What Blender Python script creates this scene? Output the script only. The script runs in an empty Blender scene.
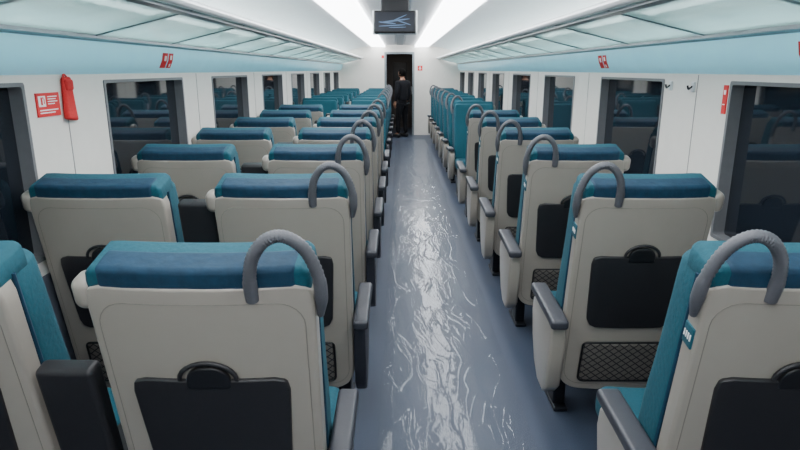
import bpy, bmesh, math, random
from mathutils import Vector, Matrix, noise
random.seed(3)
scene = bpy.context.scene
col = scene.collection
PI = math.pi

# ------------------------------------------------------------------ materials
def lin(c):
    o = []
    for v in c:
        v = v / 255.0
        o.append(v / 12.92 if v <= .04045 else ((v + .055) / 1.055) ** 2.4)
    return o

def pm(name, rgb, rough=.5, var=.06, scale=40, bump=0.0, metal=0.0, coat=0.0, bscale=None, sheen=0.0, spec=.5, bdist=.004, glow=0.0):
    m = bpy.data.materials.new(name); m.use_nodes = True
    nt = m.node_tree; N = nt.nodes; L = nt.links
    b = N['Principled BSDF']
    c = lin(rgb)
    tc = N.new('ShaderNodeTexCoord'); nz = N.new('ShaderNodeTexNoise')
    nz.inputs['Scale'].default_value = scale; nz.inputs['Detail'].default_value = 4
    L.new(tc.outputs['Object'], nz.inputs['Vector'])
    rp = N.new('ShaderNodeValToRGB')
    rp.color_ramp.elements[0].position = .3; rp.color_ramp.elements[1].position = .7
    rp.color_ramp.elements[0].color = [max(0, v * (1 - var)) for v in c] + [1]
    rp.color_ramp.elements[1].color = [min(1, v * (1 + var)) for v in c] + [1]
    L.new(nz.outputs['Fac'], rp.inputs['Fac']); L.new(rp.outputs['Color'], b.inputs['Base Color'])
    b.inputs['Roughness'].default_value = rough; b.inputs['Metallic'].default_value = metal
    b.inputs['Coat Weight'].default_value = coat
    b.inputs['Sheen Weight'].default_value = sheen
    b.inputs['Specular IOR Level'].default_value = spec
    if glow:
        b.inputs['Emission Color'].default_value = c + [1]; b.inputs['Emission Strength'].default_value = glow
    if bump:
        n2 = N.new('ShaderNodeTexNoise'); n2.inputs['Scale'].default_value = bscale or scale * 4
        n2.inputs['Detail'].default_value = 4
        L.new(tc.outputs['Object'], n2.inputs['Vector'])
        bp = N.new('ShaderNodeBump'); bp.inputs['Strength'].default_value = bump; bp.inputs['Distance'].default_value = bdist
        L.new(n2.outputs['Fac'], bp.inputs['Height']); L.new(bp.outputs['Normal'], b.inputs['Normal'])
    return m

def emis(name, rgb, strength):
    m = bpy.data.materials.new(name); m.use_nodes = True
    b = m.node_tree.nodes['Principled BSDF']
    c = lin(rgb)
    b.inputs['Base Color'].default_value = c + [1]
    b.inputs['Emission Color'].default_value = c + [1]
    b.inputs['Emission Strength'].default_value = strength
    return m

M = {}
M['shell'] = pm('beige_plastic', (145, 139, 130), .28, .015, 20)
M['shellseam'] = pm('shell_seam', (112, 107, 100), .5, .02, 20)
M['teal'] = pm('teal_fabric', (5, 73, 87), .85, .10, 120, .4, bscale=60, bdist=.005)
M['cover'] = pm('blue_headcover', (15, 50, 72), .75, .14, 45, .4, bscale=30, bdist=.008, spec=.35)
M['handle'] = pm('grey_rubber', (84, 85, 90), .55, .05, 90, .25, bscale=260)
M['dark'] = pm('charcoal_plastic', (27, 27, 30), .5, .06, 60, .1)
M['armdark'] = pm('slate_armrest_panel', (34, 36, 44), .5, .05, 60, .1)
M['black'] = pm('black_plastic', (16, 17, 20), .4, .08, 60)
M['pad'] = pm('grey_armrest', (46, 48, 55), .45, .05, 60, .1)
M['metal'] = pm('dark_metal', (36, 38, 44), .4, .05, 30, metal=.6)
M['alu'] = pm('aluminium', (208, 212, 214), .3, .04, 30, metal=.3)
M['rackm'] = pm('rack_bracket_metal', (122, 130, 134), .3, .04, 30, metal=.4)
M['wall'] = pm('white_laminate', (226, 222, 215), .35, .02, 12, .02)
M['lower'] = pm('grey_lower_wall', (88, 92, 104), .6, .06, 40)
M['ceil'] = pm('white_ceiling', (244, 245, 246), .5, .02, 8)
M['ceilc'] = pm('grey_ceiling_panel', (240, 241, 242), .45, .03, 10)
M['slot'] = pm('dark_ceiling_slot', (168, 172, 176), .5, .05, 10)
M['blue'] = pm('pale_blue_panel_glow', (164, 234, 252), .22, .03, 6, spec=.5, glow=.2)  # faint emission put into the colour to brighten the band; not a lamp
M['gasket'] = pm('window_gasket', (104, 105, 108), .5, .05, 30)
M['seam'] = pm('panel_seam', (140, 138, 134), .6, .05, 30)
M['pane'] = pm('dark_window_glass', (25, 31, 39), .03, .1, 3, spec=1.0)
M['red'] = pm('red_vinyl', (214, 26, 30), .5, .05, 60, .1)
M['redf'] = pm('red_fabric', (200, 28, 30), .75, .12, 120, .4)
M['white'] = pm('white_vinyl', (240, 240, 238), .5, .02, 40)
M['skirt'] = pm('grey_skirting', (70, 74, 84), .5, .04, 30)
M['vest'] = pm('brown_vestibule', (70, 56, 48), .5, .08, 8)
M['vdoor'] = pm('grey_vestibule_door', (64, 57, 53), .45, .05, 8)
M['light'] = emis('led_diffuser', (250, 252, 255), 11)
M['vfill'] = emis('vestibule_fill_glow', (255, 236, 214), 3)  # emission for the fill panel added in the vestibule
M['tube'] = emis('rack_fill_glow', (246, 252, 255), 32)  # emission for the unseen fill tubes added above the racks
M['skin'] = pm('skin', (150, 106, 84), .55, .05, 30)
M['hair'] = pm('dark_hair', (9, 8, 8), .95, .2, 90, .4, spec=.05)
M['jacket'] = pm('black_jacket', (20, 21, 26), .9, .15, 50, .3, spec=.2)
M['trouser'] = pm('black_trousers', (16, 17, 21), .9, .15, 60, .3, spec=.2)
M['shoe'] = pm('black_shoe', (12, 12, 13), .35, .1, 40)
M['floor'] = pm('blue_vinyl_floor', (58, 67, 83), .45, .12, 160, .04, spec=.3)

def film_mat():
    m = bpy.data.materials.new('clear_plastic_film'); m.use_nodes = True
    nt = m.node_tree; N = nt.nodes; L = nt.links
    N.remove(N['Principled BSDF'])
    out = N['Material Output']
    tr = N.new('ShaderNodeBsdfTransparent'); tr.inputs['Color'].default_value = (.96, .97, .98, 1)
    gl = N.new('ShaderNodeBsdfGlossy'); gl.inputs['Roughness'].default_value = .09
    df = N.new('ShaderNodeBsdfDiffuse'); df.inputs['Color'].default_value = (.72, .75, .8, 1)
    fr = N.new('ShaderNodeFresnel'); fr.inputs['IOR'].default_value = 1.45
    mu = N.new('ShaderNodeMath'); mu.operation = 'MULTIPLY_ADD'; mu.inputs[1].default_value = .5; mu.inputs[2].default_value = .0; mu.use_clamp = True
    L.new(fr.outputs['Fac'], mu.inputs[0])
    mn = N.new('ShaderNodeMath'); mn.operation = 'MINIMUM'; mn.inputs[1].default_value = .2; L.new(mu.outputs[0], mn.inputs[0])
    tc = N.new('ShaderNodeTexCoord'); nz = N.new('ShaderNodeTexNoise'); nz.inputs['Scale'].default_value = 40
    L.new(tc.outputs['Object'], nz.inputs['Vector'])
    bp = N.new('ShaderNodeBump'); bp.inputs['Strength'].default_value = .12; bp.inputs['Distance'].default_value = .003
    L.new(nz.outputs['Fac'], bp.inputs['Height']); L.new(bp.outputs['Normal'], gl.inputs['Normal'])
    m0 = N.new('ShaderNodeMixShader'); m0.inputs['Fac'].default_value = .025
    L.new(tr.outputs[0], m0.inputs[1]); L.new(df.outputs[0], m0.inputs[2])
    m1 = N.new('ShaderNodeMixShader'); L.new(mn.outputs[0], m1.inputs['Fac'])
    L.new(m0.outputs[0], m1.inputs[1]); L.new(gl.outputs[0], m1.inputs[2])
    L.new(m1.outputs[0], out.inputs['Surface'])
    return m
M['film'] = film_mat()

def rack_glass():
    m = bpy.data.materials.new('frosted_rack_glass'); m.use_nodes = True
    nt = m.node_tree; N = nt.nodes; L = nt.links
    b = N['Principled BSDF']; out = N['Material Output']
    tc = N.new('ShaderNodeTexCoord'); nz = N.new('ShaderNodeTexNoise'); nz.inputs['Scale'].default_value = 3
    L.new(tc.outputs['Object'], nz.inputs['Vector'])
    rp = N.new('ShaderNodeValToRGB')
    rp.color_ramp.elements[0].color = lin((164, 188, 186)) + [1]; rp.color_ramp.elements[1].color = lin((202, 220, 218)) + [1]
    L.new(nz.outputs['Fac'], rp.inputs['Fac']); L.new(rp.outputs['Color'], b.inputs['Base Color'])
    b.inputs['Roughness'].default_value = .05
    b.inputs['Specular IOR Level'].default_value = .9
    t = N.new('ShaderNodeBsdfTranslucent'); L.new(rp.outputs['Color'], t.inputs['Color'])
    mx = N.new('ShaderNodeMixShader'); mx.inputs['Fac'].default_value = .45
    L.new(b.outputs[0], mx.inputs[1]); L.new(t.outputs[0], mx.inputs[2])
    tp = N.new('ShaderNodeBsdfTransparent'); tp.inputs['Color'].default_value = (.8, .9, .89, 1)
    m2 = N.new('ShaderNodeMixShader'); m2.inputs['Fac'].default_value = .18
    L.new(mx.outputs[0], m2.inputs[1]); L.new(tp.outputs[0], m2.inputs[2]); L.new(m2.outputs[0], out.inputs['Surface'])
    return m
M['glass'] = rack_glass()

def net_mat():
    m = bpy.data.materials.new('diamond_net'); m.use_nodes = True
    nt = m.node_tree; N = nt.nodes; L = nt.links
    b = N['Principled BSDF']; b.inputs['Roughness'].default_value = .7
    tc = N.new('ShaderNodeTexCoord'); sp = N.new('ShaderNodeSeparateXYZ'); L.new(tc.outputs['Object'], sp.inputs[0])
    def mt(op, a, bb):
        n = N.new('ShaderNodeMath'); n.operation = op
        for i, v in enumerate((a, bb)):
            if v is None: continue
            if isinstance(v, (int, float)): n.inputs[i].default_value = v
            else: L.new(v, n.inputs[i])
        return n.outputs[0]
    k = PI / .042
    zx = mt('MULTIPLY', sp.outputs['Z'], 1.25)
    u = mt('ABSOLUTE', mt('SINE', mt('MULTIPLY', mt('ADD', sp.outputs['X'], zx), k), None), None)
    v = mt('ABSOLUTE', mt('SINE', mt('MULTIPLY', mt('SUBTRACT', sp.outputs['X'], zx), k), None), None)
    f = mt('GREATER_THAN', mt('MINIMUM', u, v), .3)
    mx = N.new('ShaderNodeMix'); mx.data_type = 'RGBA'
    mx.inputs['A'].default_value = lin((22, 22, 26)) + [1]; mx.inputs['B'].default_value = lin((92, 88, 83)) + [1]
    L.new(f, mx.inputs['Factor']); L.new(mx.outputs['Result'], b.inputs['Base Color'])
    return m
M['net'] = net_mat()

# ------------------------------------------------------------------ helpers
def obj(name, bm, mat, parent=None, smooth=40, recalc=True):
    me = bpy.data.meshes.new(name)
    if recalc: bmesh.ops.recalc_face_normals(bm, faces=bm.faces)
    bm.to_mesh(me); bm.free()
    if smooth:
        for p in me.polygons: p.use_smooth = True
        me.set_sharp_from_angle(angle=math.radians(smooth))
    if mat: me.materials.append(mat)
    o = bpy.data.objects.new(name, me); col.objects.link(o)
    if parent: o.parent = parent
    return o

def tag(o, label=None, cat=None, group=None, kind=None):
    if label: o['label'] = label
    if cat: o['category'] = cat
    if group: o['group'] = group
    if kind: o['kind'] = kind
    return o

def thing(name, label, cat, loc=(0, 0, 0), rz=0, group=None):
    o = bpy.data.objects.new(name, None); col.objects.link(o)
    o.location = loc; o.rotation_euler = (0, 0, rz); o.empty_display_size = .1
    return tag(o, label, cat, group)

def dup(o, parent=None):
    c = o.copy(); col.objects.link(c)
    c.parent = parent
    for ch in list(o.children): dup(ch, c)
    return c

def rbox(bm, c, s, r, nm=(1, 1, 1), nc=3, warp=None):
    H = [v / 2 for v in s]
    ax = []
    r = min([r] + [h * .98 for h in H])
    for a in range(3):
        h = H[a]
        lo = [-h + r * i / nc for i in range(nc)]
        n = nm[a]
        mid = [(-h + r) + (2 * h - 2 * r) * i / n for i in range(n + 1)]
        hi = [-v for v in reversed(lo)]
        ax.append(lo + mid + hi)
    cnt = [len(a) - 1 for a in ax]
    vs = {}
    def V(i, j, k):
        key = (i, j, k)
        if key in vs: return vs[key]
        p = [ax[0][i], ax[1][j], ax[2][k]]
        q = [max(-(H[a] - r), min(H[a] - r, p[a])) for a in range(3)]
        d = Vector([p[a] - q[a] for a in range(3)])
        if d.length > 0: d = d.normalized() * r
        P = [c[a] + q[a] + d[a] for a in range(3)]
        if warp: P = warp(*P)
        vs[key] = bm.verts.new(P)
        return vs[key]
    for fixed in (0, 1, 2):
        u, w = [a for a in (0, 1, 2) if a != fixed]
        for side in (0, cnt[fixed]):
            for i in range(cnt[u]):
                for j in range(cnt[w]):
                    def idx(a, b):
                        t = [0, 0, 0]; t[fixed] = side; t[u] = a; t[w] = b
                        return V(*t)
                    bm.faces.new([idx(i, j), idx(i + 1, j), idx(i + 1, j + 1), idx(i, j + 1)])

def catmull(pts, n=6):
    P = [Vector(p) for p in pts]
    P = [2 * P[0] - P[1]] + P + [2 * P[-1] - P[-2]]
    out = []
    for i in range(1, len(P) - 2):
        a, b, c, d = P[i - 1:i + 3]
        for k in range(n):
            t = k / n
            out.append(.5 * ((2 * b) + (c - a) * t + (2 * a - 5 * b + 4 * c - d) * t * t + (3 * b - a - 3 * c + d) * t ** 3))
    out.append(P[-2])
    return out

def tube(bm, pts, r, seg=10, closed=False):
    P = [Vector(p) for p in pts]; n = len(P)
    rings = []; up = None
    for i in range(n):
        if closed: t = P[(i + 1) % n] - P[i - 1]
        else: t = P[min(i + 1, n - 1)] - P[max(i - 1, 0)]
        t.normalize()
        if up is None:
            up = t.orthogonal().normalized()
        up = (up - t * up.dot(t)).normalized()
        w = t.cross(up)
        rr = r[i] if isinstance(r, (list, tuple)) else r
        rings.append([bm.verts.new(P[i] + (up * math.cos(2 * PI * k / seg) + w * math.sin(2 * PI * k / seg)) * rr) for k in range(seg)])
    for i in range(n if closed else n - 1):
        A, B = rings[i], rings[(i + 1) % n]
        for k in range(seg):
            bm.faces.new([A[k], A[(k + 1) % seg], B[(k + 1) % seg], B[k]])
    if not closed:
        bm.faces.new(rings[0]); bm.faces.new(list(reversed(rings[-1])))

def box(bm, x0, x1, y0, y1, z0, z1):
    v = [bm.verts.new((x, y, z)) for x in (x0, x1) for y in (y0, y1) for z in (z0, z1)]
    for f in ((0, 1, 3, 2), (4, 6, 7, 5), (0, 4, 5, 1), (2, 3, 7, 6), (0, 2, 6, 4), (1, 5, 7, 3)):
        bm.faces.new([v[i] for i in f])

def prism_x(bm, pts, x0, x1, bev=.012):
    """outline in (y,z) extruded along x with bevelled edges"""
    b2 = bmesh.new()
    A = [b2.verts.new((x0, p[0], p[1])) for p in pts]
    B = [b2.verts.new((x1, p[0], p[1])) for p in pts]
    f1 = b2.faces.new(A); f2 = b2.faces.new(list(reversed(B)))
    n = len(pts)
    for i in range(n): b2.faces.new([A[i], A[(i + 1) % n], B[(i + 1) % n], B[i]])
    es = list(f1.edges) + list(f2.edges)
    bmesh.ops.bevel(b2, geom=es, offset=bev, segments=3, profile=.5, affect='EDGES')
    me = bpy.data.meshes.new('tmp'); b2.to_mesh(me); b2.free(); bm.from_mesh(me); bpy.data.meshes.remove(me)

def rrect(cx, cy, w, h, r, n=5):
    out = []
    for (sx, sy, a0) in ((1, 1, 0), (-1, 1, 90), (-1, -1, 180), (1, -1, 270)):
        for k in range(n + 1):
            a = math.radians(a0 + 90 * k / n)
            out.append((cx + sx * (w / 2 - r) + r * math.cos(a), cy + sy * (h / 2 - r) + r * math.sin(a)))
    return out

def profile(bm, pts, y0, y1, ny=1):
    prev = None
    for i in range(ny + 1):
        y = y0 + (y1 - y0) * i / ny
        row = [bm.verts.new((x, y, z)) for x, z in pts]
        if prev:
            for k in range(len(pts) - 1): bm.faces.new([prev[k], prev[k + 1], row[k + 1], row[k]])
        prev = row

# ------------------------------------------------------------------ setting
Y0, Y1 = -3.0, 15.5
WX = 1.5
ZS, ZT = .85, 1.565      # window sill / head
bm = bmesh.new(); box(bm, -1.6, 1.6, Y0, 18.0, -.1, 0)
tag(obj('floor', bm, M['floor'], smooth=0), 'blue speckled vinyl floor of the carriage', 'floor', kind='structure')

win = {-1: [(1.32 + 1.8 * k, 1.32 + 1.8 * k + 1.12) for k in range(-2, 8)],
       1: [(1.70 + 1.8 * k, 1.70 + 1.8 * k + 1.08) for k in range(-2, 8)]}
wn = 0; tn = 6
for s in (-1, 1):
    side = 'left' if s < 0 else 'right'
    ws = [w for w in win[s] if w[0] > Y0 and w[1] < Y1]
    bm = bmesh.new()
    xa, xb = sorted((s * WX, s * (WX + .08)))
    box(bm, xa, xb, Y0, Y1, 0, ZS)
    box(bm, xa, xb, Y0, Y1, ZT, 2.0)
    edges = [Y0] + [v for w in ws for v in w] + [Y1]
    for i in range(0, len(edges), 2): box(bm, xa, xb, edges[i], edges[i + 1], ZS, ZT)
    tag(obj('wall_' + side, bm, M['wall'], smooth=0), 'white laminate %s side wall between the windows' % side, 'wall', kind='structure')
    bm = bmesh.new(); xa, xb = sorted((s * (WX + .002), s * (WX - .008))); box(bm, xa, xb, Y0, Y1, .16, .78)  # dark panel added to cut bounced fill and deepen low shadows
    tag(obj('trim_%d' % (5 if s < 0 else 6), bm, M['lower'], smooth=0), 'added grey panel low on the %s side wall, reduces fill light' % side, 'trim', kind='structure')
    for i in range(2, len(edges) - 2, 2):
        tn += 1
        ym = edges[i] + (edges[i + 1] - edges[i]) * .45
        bm = bmesh.new(); xa, xb = sorted((s * (WX - .0015), s * (WX + .002))); box(bm, xa, xb, ym - .003, ym + .003, ZS, ZT + .03)
        tag(obj('trim_%d' % tn, bm, M['seam'], smooth=0), 'panel joint on a %s wall pillar %.1f metres along' % (side, ym), 'trim', kind='structure')
    bm = bmesh.new(); xa, xb = sorted((s * WX, s * (WX - .03)))
    box(bm, xa, xb, Y0, Y1, 0, .16)
    tag(obj('baseboard_' + side, bm, M['skirt'], smooth=0), 'grey skirting along the %s wall' % side, 'baseboard', kind='structure')
    for (a, b) in ws:
        wn += 1
        bm = bmesh.new(); xa, xb = sorted((s * (WX + .05), s * (WX + .06)))
        box(bm, xa, xb, a - .02, b + .02, ZS - .02, ZT + .02)
        w = obj('window_%d' % wn, bm, M['pane'], smooth=0)
        tag(w, 'dark reflective %s side window starting %.1f metres along the carriage' % (side, a), 'window', kind='structure')
        bm = bmesh.new()
        cy, cz = (a + b) / 2, (ZS + ZT) / 2
        o_ = rrect(cy, cz, (b - a) + .016, ZT - ZS + .012, .012); i_ = rrect(cy, cz, (b - a) - .02, ZT - ZS - .02, .014)
        x1, x2 = s * (WX - .006), s * (WX + .05)
        R = [[bm.verts.new((x, p[0], p[1])) for p in pts] for x, pts in ((x1 + s * .006, o_), (x1, o_), (x1, i_), (x2, i_))]
        n = len(o_)
        for q in range(3):
            for k in range(n): bm.faces.new([R[q][k], R[q][(k + 1) % n], R[q + 1][(k + 1) % n], R[q + 1][k]])
        obj('window_frame', bm, M['gasket'], w, smooth=0)

# end wall with doorway, back wall
bm = bmesh.new()
DX0, DX1, DZ = -.34, .31, 2.0
box(bm, -1.58, DX0, Y1, Y1 + .08, 0, 2.4); box(bm, DX1, 1.58, Y1, Y1 + .08, 0, 2.4); box(bm, DX0, DX1, Y1, Y1 + .08, DZ, 2.4)
tag(obj('wall_end', bm, M['wall'], smooth=0), 'white end partition with the open doorway', 'wall', kind='structure')
bm = bmesh.new(); box(bm, -1.58, 1.58, Y0 - .08, Y0, 0, 2.4)
tag(obj('wall_back', bm, M['lower'], smooth=0), 'grey partition behind the viewpoint', 'wall', kind='structure')
bm = bmesh.new()
for x0, x1 in ((DX0 - .05, DX0), (DX1, DX1 + .05)): box(bm, x0, x1, Y1 - .025, Y1 + .1, 0, DZ + .05)
box(bm, DX0, DX1, Y1 - .025, Y1 + .1, DZ, DZ + .05)
tag(obj('door_1', bm, M['rackm'], smooth=0), 'metal frame of the end doorway', 'door', kind='structure')
bm = bmesh.new()
box(bm, -1.0, -.92, Y1 + .08, 18, 0, 2.3); box(bm, .92, 1.0, Y1 + .08, 18, 0, 2.3); box(bm, -1, 1, 17.6, 17.7, 0, 2.3); box(bm, -1, 1, Y1 + .08, 18, 2.2, 2.3)
tag(obj('wall_vestibule', bm, M['vest'], smooth=0), 'dim brown vestibule beyond the doorway', 'wall', kind='structure')
bm = bmesh.new(); box(bm, -.42, .42, 17.56, 17.6, 0, 2.0)
d2 = tag(obj('door_2', bm, M['vdoor'], smooth=0), 'closed grey door at the far side of the vestibule', 'door', kind='structure')
bm = bmesh.new(); rbox(bm, (0, 17.558, 1.45), (.40, .012, .75), .005)
obj('door_glass', bm, M['black'], d2)
bm = bmesh.new(); rbox(bm, (.33, 17.54, 1.05), (.03, .04, .22), .01)
obj('door_handle', bm, M['alu'], d2)
bm = bmesh.new(); box(bm, -.2, .2, 16.3, 16.7, 2.18, 2.2)  # glowing panel added to lift the dim vestibule interior
tag(obj('ceiling_light', bm, M['vfill'], smooth=0), 'added dim square fill light at the vestibule ceiling beyond the doorway', 'ceiling light')

# ceiling shell
def arc(c0, c1, c2, n=10):
    return [((1 - t) ** 2 * c0[0] + 2 * t * (1 - t) * c1[0] + t * t * c2[0], (1 - t) ** 2 * c0[1] + 2 * t * (1 - t) * c1[1] + t * t * c2[1]) for t in [i / n for i in range(n + 1)]]
bm = bmesh.new()
for s in (-1, 1):
    pts = arc((1.5, 1.80), (1.48, 2.15), (.66, 2.19))
    profile(bm, [(s * x, z) for x, z in pts], Y0, Y1)
profile(bm, [(-.66, 2.19), (-.66, 2.26), (.66, 2.26), (.66, 2.19)], Y0, Y1)
tag(obj('ceiling', bm, M['ceil']), 'white curved ceiling and coves', 'ceiling', kind='structure')
bm = bmesh.new()
profile(bm, [(-.38, 2.20), (-.36, 2.205), (-.20, 2.212), (-.12, 2.214), (-.10, 2.222), (.10, 2.222), (.12, 2.214), (.20, 2.212), (.36, 2.205), (.38, 2.20)], Y0, Y1)
tag(obj('trim_3', bm, M['ceilc'], smooth=20), 'pale central ceiling panel with a recessed channel', 'ceiling panel', kind='structure')
bm = bmesh.new(); box(bm, -.075, .075, Y0, Y1, 2.214, 2.224)
tag(obj('trim_4', bm, M['slot'], smooth=0), 'grey grille strip along the centre of the ceiling', 'trim', kind='structure')
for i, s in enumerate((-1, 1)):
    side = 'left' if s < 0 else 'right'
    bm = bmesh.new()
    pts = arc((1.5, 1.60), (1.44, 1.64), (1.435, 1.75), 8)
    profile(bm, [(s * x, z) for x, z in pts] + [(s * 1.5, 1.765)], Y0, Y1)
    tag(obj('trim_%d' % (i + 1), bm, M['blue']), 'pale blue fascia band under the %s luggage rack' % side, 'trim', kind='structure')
    # curved led light strip
    bm = bmesh.new()
    lp = arc((.37, 2.158), (.56, 2.176), (.70, 2.165), 8)
    pr = lp + [(x, max(z + .012, 2.196 if x < .6 else 0)) for x, z in reversed(lp)]
    A = [bm.verts.new((s * x, Y0 + .05, z)) for x, z in pr]; B = [bm.verts.new((s * x, Y1 - .05, z)) for x, z in pr]
    n = len(pr)
    for k in range(n): bm.faces.new([A[k], A[(k + 1) % n], B[(k + 1) % n], B[k]])
    for k in range(len(lp) - 1):
        for Q in (A, B): bm.faces.new([Q[k], Q[k + 1], Q[n - 2 - k], Q[n - 1 - k]])
    tag(obj('ceiling_light', bm, M['light']), 'long glowing white light strip on the %s of the ceiling' % side, 'ceiling light', 'ceiling light strips')

# luggage racks
for s in (-1, 1):
    side = 'left' if s < 0 else 'right'
    t = thing('luggage_rack', 'long overhead luggage rack with frosted glass shelf along the %s wall' % side, 'luggage rack', (s * 1.2, 0, 1.8), 0, 'overhead luggage racks')
    ox, oz = s * 1.2, 1.8
    def prof2(name, pts, m, y0, y1, par):
        bm = bmesh.new()
        pr = [(s * x - ox, z - oz) for x, z in pts]
        A = [bm.verts.new((x, y0, z)) for x, z in pr]; B = [bm.verts.new((x, y1, z)) for x, z in pr]
        n = len(pr)
        bm.faces.new(A); bm.faces.new(list(reversed(B)))
        for k in range(n): bm.faces.new([A[k], A[(k + 1) % n], B[(k + 1) % n], B[k]])
        return obj(name, bm, m, par, 30)
    rr = [(.93 + .022 * math.cos(a), 1.90 + .022 * math.sin(a)) for a in [2 * PI * k / 12 for k in range(12)]]
    prof2('front_rail', rr, M['alu'], Y0 + .1, Y1 - .02, t)
    prof2('back_rail', [(1.40, 1.761), (1.50, 1.745), (1.50, 1.80), (1.40, 1.79)], M['rackm'], Y0 + .1, Y1 - .02, t)
    prof2('inner_rail', [(.955, 1.868), (.990, 1.860), (.990, 1.872), (.955, 1.882)], M['rackm'], Y0 + .1, Y1 - .02, t)
    prof2('added_fill_tube', [(1.40 + .014 * math.cos(a), 1.93 + .014 * math.sin(a)) for a in [2 * PI * k / 8 for k in range(8)]], M['tube'], Y0 + .1, Y1 - .05, t)  # added emitter hidden above the shelf, brightens cove and rack glass
    y = Y0 + .2
    while y < Y1 - .2:
        prof2('bracket', [(.94, 1.880), (1.44, 1.761), (1.44, 1.795), (.94, 1.905)], M['rackm'], y - .009, y + .009, t)
        y2 = min(y + .95, Y1 - .05)
        prof2('glass_panel', [(.945, 1.885), (1.44, 1.766), (1.44, 1.776), (.945, 1.895)], M['glass'], y + .011, y2 - .011, t)
        y += .95

# ------------------------------------------------------------------ seats
AN = math.radians(11.5); S_, C_ = math.sin(AN), math.cos(AN)
def BT(x, n, h): return (x, .20 - h * S_ + n * C_, .20 + h * C_ + n * S_)
def bulge(x): return .022 * (1 - min(1, abs(x) / .27) ** 2.2)
def cornered(hx, h0, h1, Rt, Rb):
    def f(x, n, h):
        for (top, R) in ((1, Rt), (0, Rb)):
            e = (h - (h1 - R)) / R if top else ((h0 + R) - h) / R
            ex = (abs(x) - (hx - R)) / R
            if e > 0 and ex > 0:
                e = min(e, 1); ex = min(ex, 1)
                ex2 = ex * math.sqrt(1 - e * e / 2); e2 = e * math.sqrt(1 - ex * ex / 2)
                x = math.copysign(hx - R + ex2 * R, x)
                h = h1 - R + e2 * R if top else h0 + R - e2 * R
        return x, n, h
    return f

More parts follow.
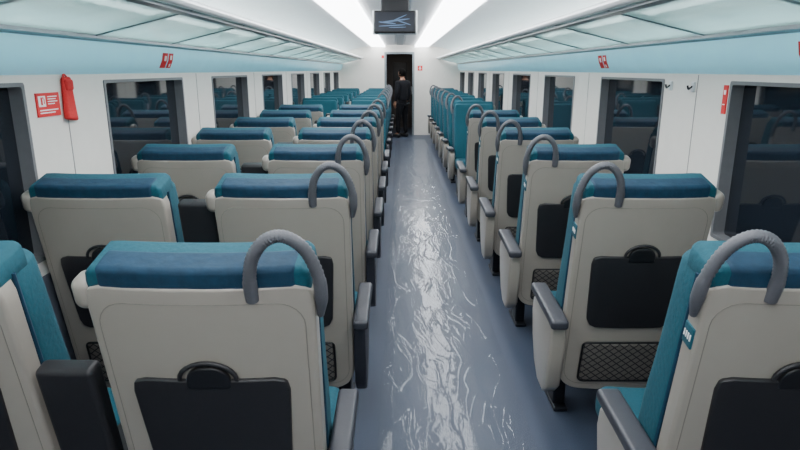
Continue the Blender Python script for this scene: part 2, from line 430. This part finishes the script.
def make_seat(a, handle, inner, name='train_seat', patch=False, panel='shell'):
    """a: +1 when the aisle lies at local +x; inner: raised / low / none armrest on the other side"""
    t = thing(name, '', 'seat')
    # shell
    bm = bmesh.new(); cf = cornered(.27, 0, .96, .045, .10)
    def w(x, n, h):
        x, n, h = cf(x, n, h)
        k = max(0, min(1, (.06 - n) / .06)); n -= bulge(x) * k
        x *= 1 - .03 * (1 - h / .96)
        return BT(x, n, h)
    rbox(bm, (0, .03, .48), (.54, .06, .96), .010, (16, 1, 24), 4, w)
    rbox(bm, (-a * .275, .035, .925), (.055, .075, .085), .026, (1, 1, 1), 4, BT)
    sh = obj('backrest_shell', bm, M['shell'], t, 50)
    bm = bmesh.new()
    rr = []
    base = rrect(0, .475, .492, .88, .07, 6)
    for i in range(len(base)):
        p, q = base[i], base[(i + 1) % len(base)]
        n_ = max(1, int(math.hypot(q[0] - p[0], q[1] - p[1]) / .04))
        for k in range(n_): rr.append((p[0] + (q[0] - p[0]) * k / n_, p[1] + (q[1] - p[1]) * k / n_))
    tube(bm, [BT(x * (1 - .03 * (1 - h / .96)), -bulge(x) + .0010, h) for x, h in rr], .0018, 5, True)
    obj('shell_seam', bm, M['shellseam'], sh, 60)
    # cushion
    bm = bmesh.new(); cf2 = cornered(.263, .15, .975, .05, .05)
    def w2(x, n, h):
        x, n, h = cf2(x, n, h)
        k = max(0, min(1, (n - .05) / .11))
        n += k * (.045 * (1 - h) + .025 * (abs(x) / .26) ** 3 + .012 * math.exp(-((h - .45) / .12) ** 2))
        return BT(x, n, h)
    rbox(bm, (0, .105, .5625), (.526, .11, .825), .03, (12, 1, 14), 4, w2)
    bc = obj('back_cushion', bm, M['teal'], t, 60)
    for sx in (-1, 1):
        bm = bmesh.new()
        tube(bm, [BT(sx * .264, .066, h) for h in [.2 + .05 * k for k in range(16)]], .006, 6)
        obj('piping', bm, M['cover'], bc, 60)
    # headrest
    bm = bmesh.new(); cf3 = cornered(.263, .925, 1.004, .035, .02)
    tilt = lambda n, h: h + .06 * (n - .01) * max(0, (h - .93) / .08)
    def w3(x, n, h):
        x, n, h = cf3(x, n, h); return BT(x, n - .9 * bulge(x), tilt(n, h))
    rbox(bm, (0, .073, .9645), (.526, .136, .079), .016, (12, 1, 2), 5, w3)
    hr = obj('headrest', bm, M['teal'], t, 60)
    bm = bmesh.new()
    def w4(x, n, h):
        d = .0014 * noise.noise((x * 16 + 7, h * 30, n * 14)) + .0006 * noise.noise((x * 45, h * 60, n * 40))
        return BT(x, n - .9 * bulge(x) - d, tilt(n, h) + d)
    rbox(bm, (0, .0455, .972), (.466, .087, .069), .015, (36, 5, 5), 5, w4)
    obj('headrest_cover', bm, M['cover'], hr, 60)
    # grab handle (ribbed rubber loop)
    if handle:
        bm = bmesh.new()
        pts = [(.128, -.012, .925), (.130, -.022, .985), (.144, -.026, 1.045), (.176, -.024, 1.086), (.216, -.018, 1.092), (.257, -.010, 1.056), (.282, -.002, .985), (.285, .007, .92), (.279, .018, .862)]
        P = catmull([BT(a * x, n, h) for x, n, h in pts], 12)
        rad = []
        for i in range(len(P)):
            u = i / (len(P) - 1)
            r0 = .0148 if .12 < u < .78 else .0165
            if u > .88: r0 = .0165 - .008 * (u - .88) / .12
            if .13 < u < .76: r0 += .0012 * (1 if i % 2 else -1)
            rad.append(r0)
        tube(bm, P, rad, 12)
        obj('grab_handle', bm, M['handle'], t, 60)
    # tray table + latch
    bm = bmesh.new(); cf5 = cornered(.198, .35, .70, .035, .05)
    def w5(x, n, h):
        x, n, h = cf5(x, n, h); x *= .90 + .10 * (h - .35) / .35
        return BT(x, n - bulge(x), h)
    rbox(bm, (0, -.001, .525), (.396, .020, .35), .006, (12, 1, 10), 3, w5)
    tr = obj('tray_table', bm, M['dark'], t, 50)
    bm = bmesh.new()
    cf6 = cornered(.055, .675, .742, .045, .01)
    def w6(x, n, h):
        x, n, h = cf6(x, n, h); return BT(x, n - bulge(x), h)
    rbox(bm, (0, -.006, .7085), (.11, .016, .067), .006, (8, 1, 6), 2, w6)
    lt = obj('latch', bm, M['black'], tr, 50)
    bm = bmesh.new()
    P = [BT(.07 * math.cos(PI * k / 12), -.010 - bulge(.03), .705 + .05 * math.sin(PI * k / 12)) for k in range(13)]
    tube(bm, P, .006, 8)
    obj('latch_rim', bm, M['dark'], tr, 60)
    # net pocket
    bm = bmesh.new()
    def w7(x, n, h): return BT(x, n - bulge(x), h)
    rbox(bm, (0, -.004, .165), (.35, .018, .20), .006, (10, 1, 6), 2, w7)
    nt = obj('net_pocket', bm, M['net'], t, 50)
    bm = bmesh.new()
    tube(bm, [w7(x, -.010, h) for x, h in rrect(0, .165, .36, .21, .02, 4)], .005, 6, True)
    obj('pocket_frame', bm, M['black'], nt, 60)
    # squab
    bm = bmesh.new()
    def w8(x, y, z): return (x, y, z + .02 * max(0, (y - .3)) + .012 * (abs(x) / .25) ** 3)
    rbox(bm, (0, .46, .405), (.52, .54, .14), .05, (6, 6, 1), 4, w8)
    obj('seat_cushion', bm, M['teal'], t, 60)
    bm = bmesh.new(); rbox(bm, (0, .44, .305), (.47, .46, .08), .025, (1, 1, 1), 3)
    obj('seat_pan', bm, M['dark'], t, 50)
    for sx in (-1, 1):
        bm = bmesh.new(); rbox(bm, (sx * .2, .42, .14), (.06, .14, .28), .012); rbox(bm, (sx * .2, .44, .012), (.07, .26, .024), .008)
        obj('leg', bm, M['metal'], t, 50)
    # armrests
    def low_arm(sd):
        bm = bmesh.new()
        if panel == 'shell':
            ol = [(.13, .24), (.11, .36), (.085, .48), (.10, .555), (.15, .575), (.40, .575), (.455, .55), (.47, .48), (.44, .36), (.38, .25), (.30, .19), (.19, .185)]
            px, pw, po = .312, .076, .332
        else:
            ol = [(.16, .24), (.14, .36), (.12, .48), (.13, .555), (.17, .575), (.40, .575), (.44, .55), (.45, .48), (.43, .36), (.38, .25), (.30, .19), (.21, .185)]
            px, pw, po = .304, .066, .318
        xs = sorted((sd * .266, sd * po)); prism_x(bm, ol, xs[0], xs[1], .012)
        ar = obj('armrest', bm, M[panel], t, 50)
        bm = bmesh.new()
        def wa(x, y, z): return (x, y, z + .05 * (y - .2) - .10 * max(0, .09 - y))
        rbox(bm, (sd * px, .240, .592), (pw, .42, .042), .014, (1, 8, 1), 4, wa)
        obj('armrest_pad', bm, M['pad'], ar, 60)
    low_arm(a) if handle else None
    if inner == 'low': low_arm(-a)
    if inner == 'raised':
        bm = bmesh.new(); rbox(bm, (-a * .356, .07, .66), (.150, .06, .5), .018, (1, 1, 1), 5, BT)
        fa = obj('folded_armrest', bm, M['dark'], t, 50)
        bm = bmesh.new(); rbox(bm, (-a * .352, .34, .38), (.14, .30, .34), .03, (1, 1, 1), 3)
        obj('armrest_hinge', bm, M['dark'], t, 50)
    if patch:
        bm = bmesh.new(); rbox(bm, (a * .268, .030, .795), (.010, .046, .060), .003, (1, 1, 1), 2, BT)
        pt = obj('seat_label', bm, M['teal'], t, 50); pt['label'] = 'small blue label with white marks'
        for q in range(4):
            bm = bmesh.new(); rbox(bm, (a * .2737, .015 + .010 * q, .795), (.002, .0048, .018), .0008, (1, 1, 1), 2, BT)
            obj('white_mark', bm, M['white'], pt, 0)
    return t

XA, XW, XR = -.470, -1.20, .985
LA = make_seat(1, True, 'raised', panel='armdark'); LW = make_seat(1, False, None); RA = make_seat(-1, True, 'low', patch=True)
LAf = make_seat(-1, True, 'raised', panel='armdark'); LWf = make_seat(-1, False, None); RAf = make_seat(1, True, 'low')
used = set()
def place(proto, x, y, rz, label, group):
    if proto.name in used: o = dup(proto)
    else: o = proto; used.add(proto.name)
    o.location = (x, y, 0); o.rotation_euler = (0, 0, rz); o['label'] = label; o['group'] = group
    return o
ordn = ['nearest', 'second', 'third', 'fourth', 'fifth', 'sixth', 'seventh', 'eighth']
for k in range(7):
    y = 1.3 + k
    o = place(LA, XA, y, 0, 'beige-backed aisle seat with grey grab handle, %s row left of the aisle' % ordn[k], 'seats turned away left of the aisle')
    for c in o.children:
        if c.name.startswith('folded_armrest'):
            c.location = (-.02, 0, -.21) if k == 0 else (0, 0, 0)
    place(LW, XW, y, 0, 'beige-backed seat without grab handle, %s row against the left windows' % ordn[k], 'seats turned away left of the aisle')
for k in range(6):
    place(RA, XR, 1.3 + k, 0, 'beige-backed single seat with grey grab handle, %s row right of the aisle' % ordn[k], 'seats turned away right of the aisle')
for k in range(6):
    y = 9.3 + k
    place(LAf, XA, y, PI, 'teal aisle seat facing the viewer, %s of the facing rows left of the aisle' % ordn[k], 'seats facing the viewer left of the aisle')
    place(LWf, XW, y, PI, 'teal window seat facing the viewer, %s of the facing rows on the left' % ordn[k], 'seats facing the viewer left of the aisle')
for k in range(7):
    place(RAf, XR, 8.3 + k, PI, 'teal single seat facing the viewer, %s of the facing rows right of the aisle' % ordn[k], 'seats facing the viewer right of the aisle')

# ------------------------------------------------------------------ plastic film on the aisle floor
bm = bmesh.new()
fx0, fx1, fy0, fy1 = -.10, .61, 1.6, 14.4
nx, ny = 200, 1600
rows = []
for j in range(ny + 1):
    y = fy0 + (fy1 - fy0) * j / ny
    row = []
    for i in range(nx + 1):
        u = i / nx
        x = fx0 + (fx1 - fx0) * u + .02 * noise.noise((y * 1.3, 5 if u < .5 else 9, 0)) * abs(2 * u - 1)
        wx = x + .08 * noise.noise((x * 2.5, y * 1.1, 7)) + .035 * noise.noise((x * 8, y * 4, 2))
        mask = max(0, min(1, (noise.noise((x * 4, y * 1.2, 21)) + .32) * 2.2))
        mask2 = max(0, min(1, (noise.noise((x * 5, y * 2.0, 33)) + .22) * 2.4))
        n1 = noise.noise((wx * 10, y * 1.4, 0)); n2 = noise.noise((wx * 20 + 3, y * 3.6, 3)); n3 = noise.noise((wx * 8, y * 8, 11)); n4 = noise.noise((wx * 14, y * 11, 71))
        z = .006 + .0032 * mask * (1 - abs(n1)) ** 44 + .0016 * mask2 * (1 - abs(n2)) ** 26 + .0013 * mask2 * (1 - abs(n3)) ** 34 + .0008 * mask * (1 - abs(n4)) ** 26 + .0014 * noise.noise((x * 12, y * 3.0, 50))
        z *= min(1, .25 + 8 * min(u, 1 - u))
        row.append(bm.verts.new((x, y, max(.001, z))))
    rows.append(row)
for j in range(ny):
    for i in range(nx): bm.faces.new([rows[j][i], rows[j][i + 1], rows[j + 1][i + 1], rows[j + 1][i]])
tag(obj('plastic_film', bm, M['film'], smooth=180, recalc=False), 'crinkled clear plastic film laid along the blue aisle floor', 'plastic sheet')

# ------------------------------------------------------------------ ceiling monitor
t = thing('ceiling_monitor', 'black video monitor hanging from the ceiling above the aisle', 'monitor', (-.04, 5.0, 1.985))
bm = bmesh.new(); rbox(bm, (0, 0, 0), (.335, .05, .172), .012, (1, 1, 1), 3); obj('casing', bm, M['black'], t)
bm = bmesh.new(); rbox(bm, (0, .012, .0), (.355, .03, .190), .014, (1, 1, 1), 3); obj('rear_bezel', bm, M['alu'], t)
bm = bmesh.new(); box(bm, -.153, .153, -.0275, -.024, -.068, .072)
scr = obj('screen', bm, emis('screen_dark', (14, 20, 32), .3), t, 0)
for cx, cz, w, h, rot in ((.0, .010, .12, .006, .12), (.03, .028, .07, .004, .4), (-.06, -.006, .07, .005, -.1), (.07, -.005, .06, .004, -.3), (-.02, -.026, .11, .004, .05), (.02, -.04, .07, .003, .02)):
    bm = bmesh.new()
    vs = []
    for k in range(14):
        q = 2 * PI * k / 14; x = w * math.cos(q); z = h * math.sin(q)
        vs.append(bm.verts.new((cx + x * math.cos(rot) - z * math.sin(rot), -.0282 - .0006 * (cx + .06), cz + x * math.sin(rot) + z * math.cos(rot))))
    bm.faces.new(vs)
    obj('screen_picture', bm, bpy.data.materials.get('screen_glow') or emis('screen_glow', (80, 104, 134), .3), scr, 0)
bm = bmesh.new(); rbox(bm, (0, .01, .155), (.22, .07, .155), .01)
obj('mounting_bracket', bm, M['dark'], t)

# ------------------------------------------------------------------ signs and small fittings
def wall_panel(name, s, y, z, w, h, mat, d=.006, parent=None, x=WX):
    bm = bmesh.new()
    xa, xb = sorted((s * (x - d), s * (x + .004))); box(bm, xa, xb, y - w / 2, y + w / 2, z - h / 2, z + h / 2)
    return obj(name, bm, mat, parent, 0)
sg = wall_panel('safety_sign', -1, 2.60, 1.477, .17, .098, M['red'])
tag(sg, 'red safety sign with white pictogram and text lines on the near left wall panel', 'sign')
def flat(bm, y, z, w, h, s, d): 
    xa, xb = sorted((s * (WX - d), s * (WX - .006))); box(bm, xa, xb, y - w / 2, y + w / 2, z - h / 2, z + h / 2)
def piece(name, mat, par, *a):
    bm = bmesh.new(); flat(bm, *a); return obj(name, bm, mat, par, 0)
pg = piece('pictogram', M['white'], sg, 2.552, 1.492, .05, .044, -1, .0075)
for a in ((2.548, 1.490, .012, .026), (2.552, 1.506, .022, .005), (2.566, 1.492, .005, .022)): piece('symbol', M['red'], sg, *a, -1, .0085)
for z, w in ((1.510, .07), (1.500, .06), (1.490, .07), (1.480, .05)): piece('text_line', M['white'], sg, 2.630 - (.07 - w) / 2, z, w, .0038, -1, .0075)
for z, w in ((1.455, .135), (1.444, .11)): piece('text_line', M['white'], sg, 2.598 - (.135 - w) / 2, z, w, .0045, -1, .0075)
sg = wall_panel('safety_sign', 1, 2.822, 1.487, .034, .13, M['red'])
tag(sg, 'narrow red safety sign beside the near right window', 'sign')
piece('pictogram', M['white'], sg, 2.822, 1.52, .014, .02, 1, .0075)
piece('text_line', M['white'], sg, 2.822, 1.465, .018, .004, 1, .0075)

# red pouch
t = thing('hanging_pouch', 'slim red fabric pouch hanging on the near left wall panel', 'pouch', (-1.5, 2.745, 1.5))
bm = bmesh.new()
def wp(x, y, z):
    k = (z + .09) / .18
    return (x * (1.15 - .5 * k), y * (1.1 - .25 * k) + .010 * k * k, z - .006 * (y / .04) * (1 - k))
rbox(bm, (.014, 0, -.005), (.024, .080, .19), .011, (2, 6, 10), 4, wp); obj('pouch_body', bm, M['redf'], t)
bm = bmesh.new(); rbox(bm, (.013, .008, .055), (.030, .064, .05), .011, (1, 1, 1), 3); obj('flap', bm, M['redf'], t)
bm = bmesh.new(); tube(bm, catmull([(.012, -.010, .080), (.004, 0, .098), (.004, .014, .098), (.012, .026, .080)], 4), .004, 8); obj('strap', bm, M['red'], t)

# red stickers on the fascia (laid on its lower curved face)
FP = arc((1.5, 1.60), (1.44, 1.64), (1.435, 1.75), 40)
def fascia_x(z):
    for (xa, za), (xb, zb) in zip(FP, FP[1:]):
        if za <= z <= zb: return xa + (xb - xa) * (z - za) / (zb - za)
    return 1.435
def sticker(s, y, label):
    t = thing('fascia_sticker', label, 'sticker', (s * 1.45, y, 1.675))
    def blk(yy, zz, w, h, m='red', nm='red_block', d=.004):
        bm = bmesh.new(); vs = []
        for b_ in (-1, 0, 1):
            z_ = zz + b_ * h / 2
            for a_ in (-1, 1): vs.append(bm.verts.new((s * (fascia_x(1.675 + z_) - d - 1.45), -s * yy + a_ * w / 2, z_)))
        bm.faces.new([vs[0], vs[1], vs[3], vs[2]]); bm.faces.new([vs[2], vs[3], vs[5], vs[4]])
        obj(nm, bm, M[m], t, 0)
    blk(-.045, 0, .085, .088); blk(.052, 0, .075, .088)
    blk(-.038, .012, .034, .030, 'white', 'white_mark', .0052); blk(.052, .018, .030, .026, 'white', 'white_mark', .0052); blk(.052, -.028, .022, .018, 'white', 'white_mark', .0052)
sticker(-1, 3.86, 'red marking on the left pale blue fascia band')
sticker(1, 4.43, 'red marking on the right pale blue fascia band above the second window')
sticker(1, 2.17, 'red marking on the right pale blue fascia at the photo edge')

def hook(s, y, z, label):
    t = thing('coat_hook', label, 'coat hook', (s * WX, y, z))
    bm = bmesh.new(); rbox(bm, (-s * .003, 0, 0), (.014, .03, .05), .004); obj('hook_plate', bm, M['alu'], t)
    bm = bmesh.new(); tube(bm, catmull([(-s * .006, 0, .005), (-s * .02, 0, -.005), (-s * .028, 0, -.010), (-s * .034, 0, .008)], 4), .005, 8); obj('hook_arm', bm, M['metal'], t)
hook(1, 3.14, 1.535, 'small coat hook on the near right wall panel, nearer of its two')
hook(1, 3.40, 1.535, 'small coat hook on the near right wall panel, farther of its two')

# notices on the end partition
bm = bmesh.new(); box(bm, .44, .56, Y1 - .008, Y1 + .004, 1.60, 1.72)
e = obj('warning_notice', bm, M['red'], None, 0); tag(e, 'small red notice on the end partition right of the doorway', 'sign')
bm = bmesh.new(); box(bm, .465, .535, Y1 - .010, Y1 - .008, 1.65, 1.66); box(bm, .49, .51, Y1 - .0105, Y1 - .008, 1.62, 1.70); obj('pictogram', bm, M['white'], e, 0)
bm = bmesh.new(); box(bm, -.46, -.40, Y1 - .008, Y1 + .004, 1.90, 1.97)
e = obj('warning_notice', bm, M['red'], None, 0); tag(e, 'tiny red notice on the end partition left of the doorway top', 'sign')

# ------------------------------------------------------------------ person
def skin(verts, edges, radii, sub=2, root=0):
    me = bpy.data.meshes.new('sk'); me.from_pydata(verts, edges, []); o = bpy.data.objects.new('sk', me); col.objects.link(o)
    md = o.modifiers.new('s', 'SKIN'); md.use_smooth_shade = True
    for i, r in enumerate(radii):
        sv = me.skin_vertices[0].data[i]; sv.radius = (r, r) if isinstance(r, (int, float)) else r
        sv.use_root = (i == root)
    sb = o.modifiers.new('b', 'SUBSURF'); sb.levels = sub; sb.render_levels = sub
    dg = bpy.context.evaluated_depsgraph_get(); dg.update()
    m2 = bpy.data.meshes.new_from_object(o.evaluated_get(dg))
    bpy.data.objects.remove(o)
    return m2

def remesh(name, meshes, vox, mat, parent=None):
    bm = bmesh.new()
    for m in meshes: bm.from_mesh(m)
    me = bpy.data.meshes.new(name); bm.to_mesh(me); bm.free()
    o = bpy.data.objects.new('tmp', me); col.objects.link(o)
    md = o.modifiers.new('r', 'REMESH'); md.mode = 'VOXEL'; md.voxel_size = vox; md.use_smooth_shade = True
    sm = o.modifiers.new('sm', 'SMOOTH'); sm.iterations = 3; sm.factor = .5
    dg = bpy.context.evaluated_depsgraph_get(); dg.update()
    m2 = bpy.data.meshes.new_from_object(o.evaluated_get(dg)); bpy.data.objects.remove(o)
    m2.name = name; m2.materials.clear(); m2.materials.append(mat)
    for p in m2.polygons: p.use_smooth = True
    r = bpy.data.objects.new(name, m2); col.objects.link(r)
    if parent: r.parent = parent
    return r
def bm_mesh(bm):
    me = bpy.data.meshes.new('p'); bmesh.ops.recalc_face_normals(bm, faces=bm.faces); bm.to_mesh(me); bm.free(); return me

# facing -y ; x to the viewer's right
V = [(0, 0, .86), (0, .005, 1.02), (0, 0, 1.20), (0, .01, 1.33), (0, 0, 1.40), (0, -.01, 1.47),
     (-.17, .01, 1.30), (-.215, .02, 1.05), (-.20, -.05, .84), (.17, .01, 1.30), (.215, .02, 1.05), (.20, -.05, .84),
     (-.085, 0, .80), (-.095, -.02, .45), (-.10, .02, .09), (.085, 0, .80), (.11, -.03, .45), (.15, .0, .09), (-.105, -.12, .035), (.16, -.14, .035)]
E = [(0, 1), (1, 2), (2, 3), (3, 4), (4, 5), (3, 6), (6, 7), (7, 8), (3, 9), (9, 10), (10, 11), (0, 12), (12, 13), (13, 14), (0, 15), (15, 16), (16, 17), (14, 18), (17, 19)]
R = [(.10, .07), (.10, .07), (.12, .08), (.08, .06), .05, .05, .05, .038, .026, .05, .038, .026, .065, .045, .034, .065, .045, .034, .026, .026]
body_m = [skin(V, E, R)]
bm = bmesh.new()
bmesh.ops.create_uvsphere(bm, u_segments=32, v_segments=24, radius=1)
for v in bm.verts:
    x, y, z = v.co
    k = 1 - .25 * max(0, -z)
    yy = y * .098 * k
    if y < 0:
        yy += -.018 * math.exp(-((x / .2) ** 2 + ((z + .12) / .22) ** 2)) + .008 * (math.exp(-(((abs(x) - .4) / .2) ** 2 + ((z - .05) / .12) ** 2))) - .004 * math.exp(-((x / .35) ** 2 + ((z + .5) / .08) ** 2))
    v.co = (x * .076 * k, yy - .015, z * .115 + 1.515)
body_m.append(bm_mesh(bm))
for s in (-1, 1):
    bm = bmesh.new(); rbox(bm, (s * .077, -.005, 1.51), (.016, .035, .06), .008); body_m.append(bm_mesh(bm))
    hx = s * .20
    bm = bmesh.new(); rbox(bm, (hx, -.06, .80), (.032, .075, .085), .014, (1, 1, 1), 3); body_m.append(bm_mesh(bm))
    for f in range(4):
        yf = -.088 + .019 * f; L_ = (.065, .078, .074, .058)[f]
        bm = bmesh.new(); tube(bm, catmull([(hx, yf, .775), (hx - s * .004, yf - .004, .765 - L_ * .5), (hx - s * .02, yf - .006, .765 - L_)], 4), [.0085] * 5 + [.008] * 3 + [.006], 8); body_m.append(bm_mesh(bm))
    bm = bmesh.new(); tube(bm, catmull([(hx, -.085, .815), (hx - s * .012, -.115, .79), (hx - s * .02, -.12, .76)], 4), .0095, 8); body_m.append(bm_mesh(bm))
person = remesh('person', body_m, .008, M['skin'])
tag(person, 'person in black jacket and dark trousers standing in the aisle before the doorway', 'person')
person.data.materials.append(M['trouser'])
for p in person.data.polygons:
    c = p.center
    if c.z < 1.34 and not (abs(c.x) > .155 and c.z < .87): p.material_index = 1
person.location = (.06, 15.0, .012); person.rotation_euler = (0, 0, math.radians(-135))
# jacket
JV = [(0, 0, .84), (0, .005, 1.02), (0, 0, 1.20), (0, .01, 1.335), (0, .005, 1.375), (-.17, .01, 1.30), (-.215, .02, 1.05), (-.202, -.04, .86), (.17, .01, 1.30), (.215, .02, 1.05), (.202, -.04, .86)]
JE = [(0, 1), (1, 2), (2, 3), (3, 4), (3, 5), (5, 6), (6, 7), (3, 8), (8, 9), (9, 10)]
JR = [(.16, .12), (.15, .115), (.17, .12), (.11, .09), .068, .075, .06, .045, .075, .06, .045]
remesh('jacket', [skin(JV, JE, JR)], .011, M['jacket'], person)
TV = [(0, 0, .92), (-.09, 0, .76), (-.103, -.02, .45), (-.105, .015, .085), (.09, 0, .76), (.118, -.03, .45), (.15, .0, .085)]
TE = [(0, 1), (1, 2), (2, 3), (0, 4), (4, 5), (5, 6)]
remesh('trousers', [skin(TV, TE, [(.145, .115), .10, .07, .054, .10, .07, .054])], .011, M['trouser'], person)
for sx, y in ((-.105, -.05), (.155, -.065)):
    bm = bmesh.new()
    def ws(x, yy, z): return (x, yy, z - max(0, -(yy - y) - .02) * max(0, z - .02))
    rbox(bm, (sx, y, .032), (.095, .27, .085), .035, (2, 6, 2), 4, ws); obj('shoe', bm, M['shoe'], person)
bm = bmesh.new(); bmesh.ops.create_uvsphere(bm, u_segments=28, v_segments=20, radius=1)
bmesh.ops.delete(bm, geom=[v for v in bm.verts if (v.co.y < -.25 and v.co.z < .42) or v.co.z < -.55], context='VERTS')
for v in bm.verts: v.co = (v.co.x * .086, v.co.y * .110 - .012, v.co.z * .124 + 1.518)
obj('hair', bm, M['hair'], person)
for s in (-1, 1):
    bm = bmesh.new(); bmesh.ops.create_uvsphere(bm, u_segments=10, v_segments=8, radius=.010)
    for v in bm.verts: v.co += Vector((s * .029, -.100, 1.522))
    obj('eye', bm, M['black'], person)
bm = bmesh.new(); rbox(bm, (0, -.103, 1.457), (.042, .012, .010), .004); obj('mouth', bm, pm('lips', (150, 84, 78), .5), person)

# ------------------------------------------------------------------ camera, world
w = bpy.data.worlds.new('World'); scene.world = w; w.use_nodes = True
w.node_tree.nodes['Background'].inputs[0].default_value = (.02, .025, .035, 1)
cam = bpy.data.cameras.new('Camera'); cam.lens = 27; cam.sensor_width = 36; cam.clip_start = .02
co = bpy.data.objects.new('Camera', cam); col.objects.link(co)
co.location = (0, 0, 1.62); co.rotation_euler = (math.radians(90 - 14.5), 0, 0)
scene.camera = co
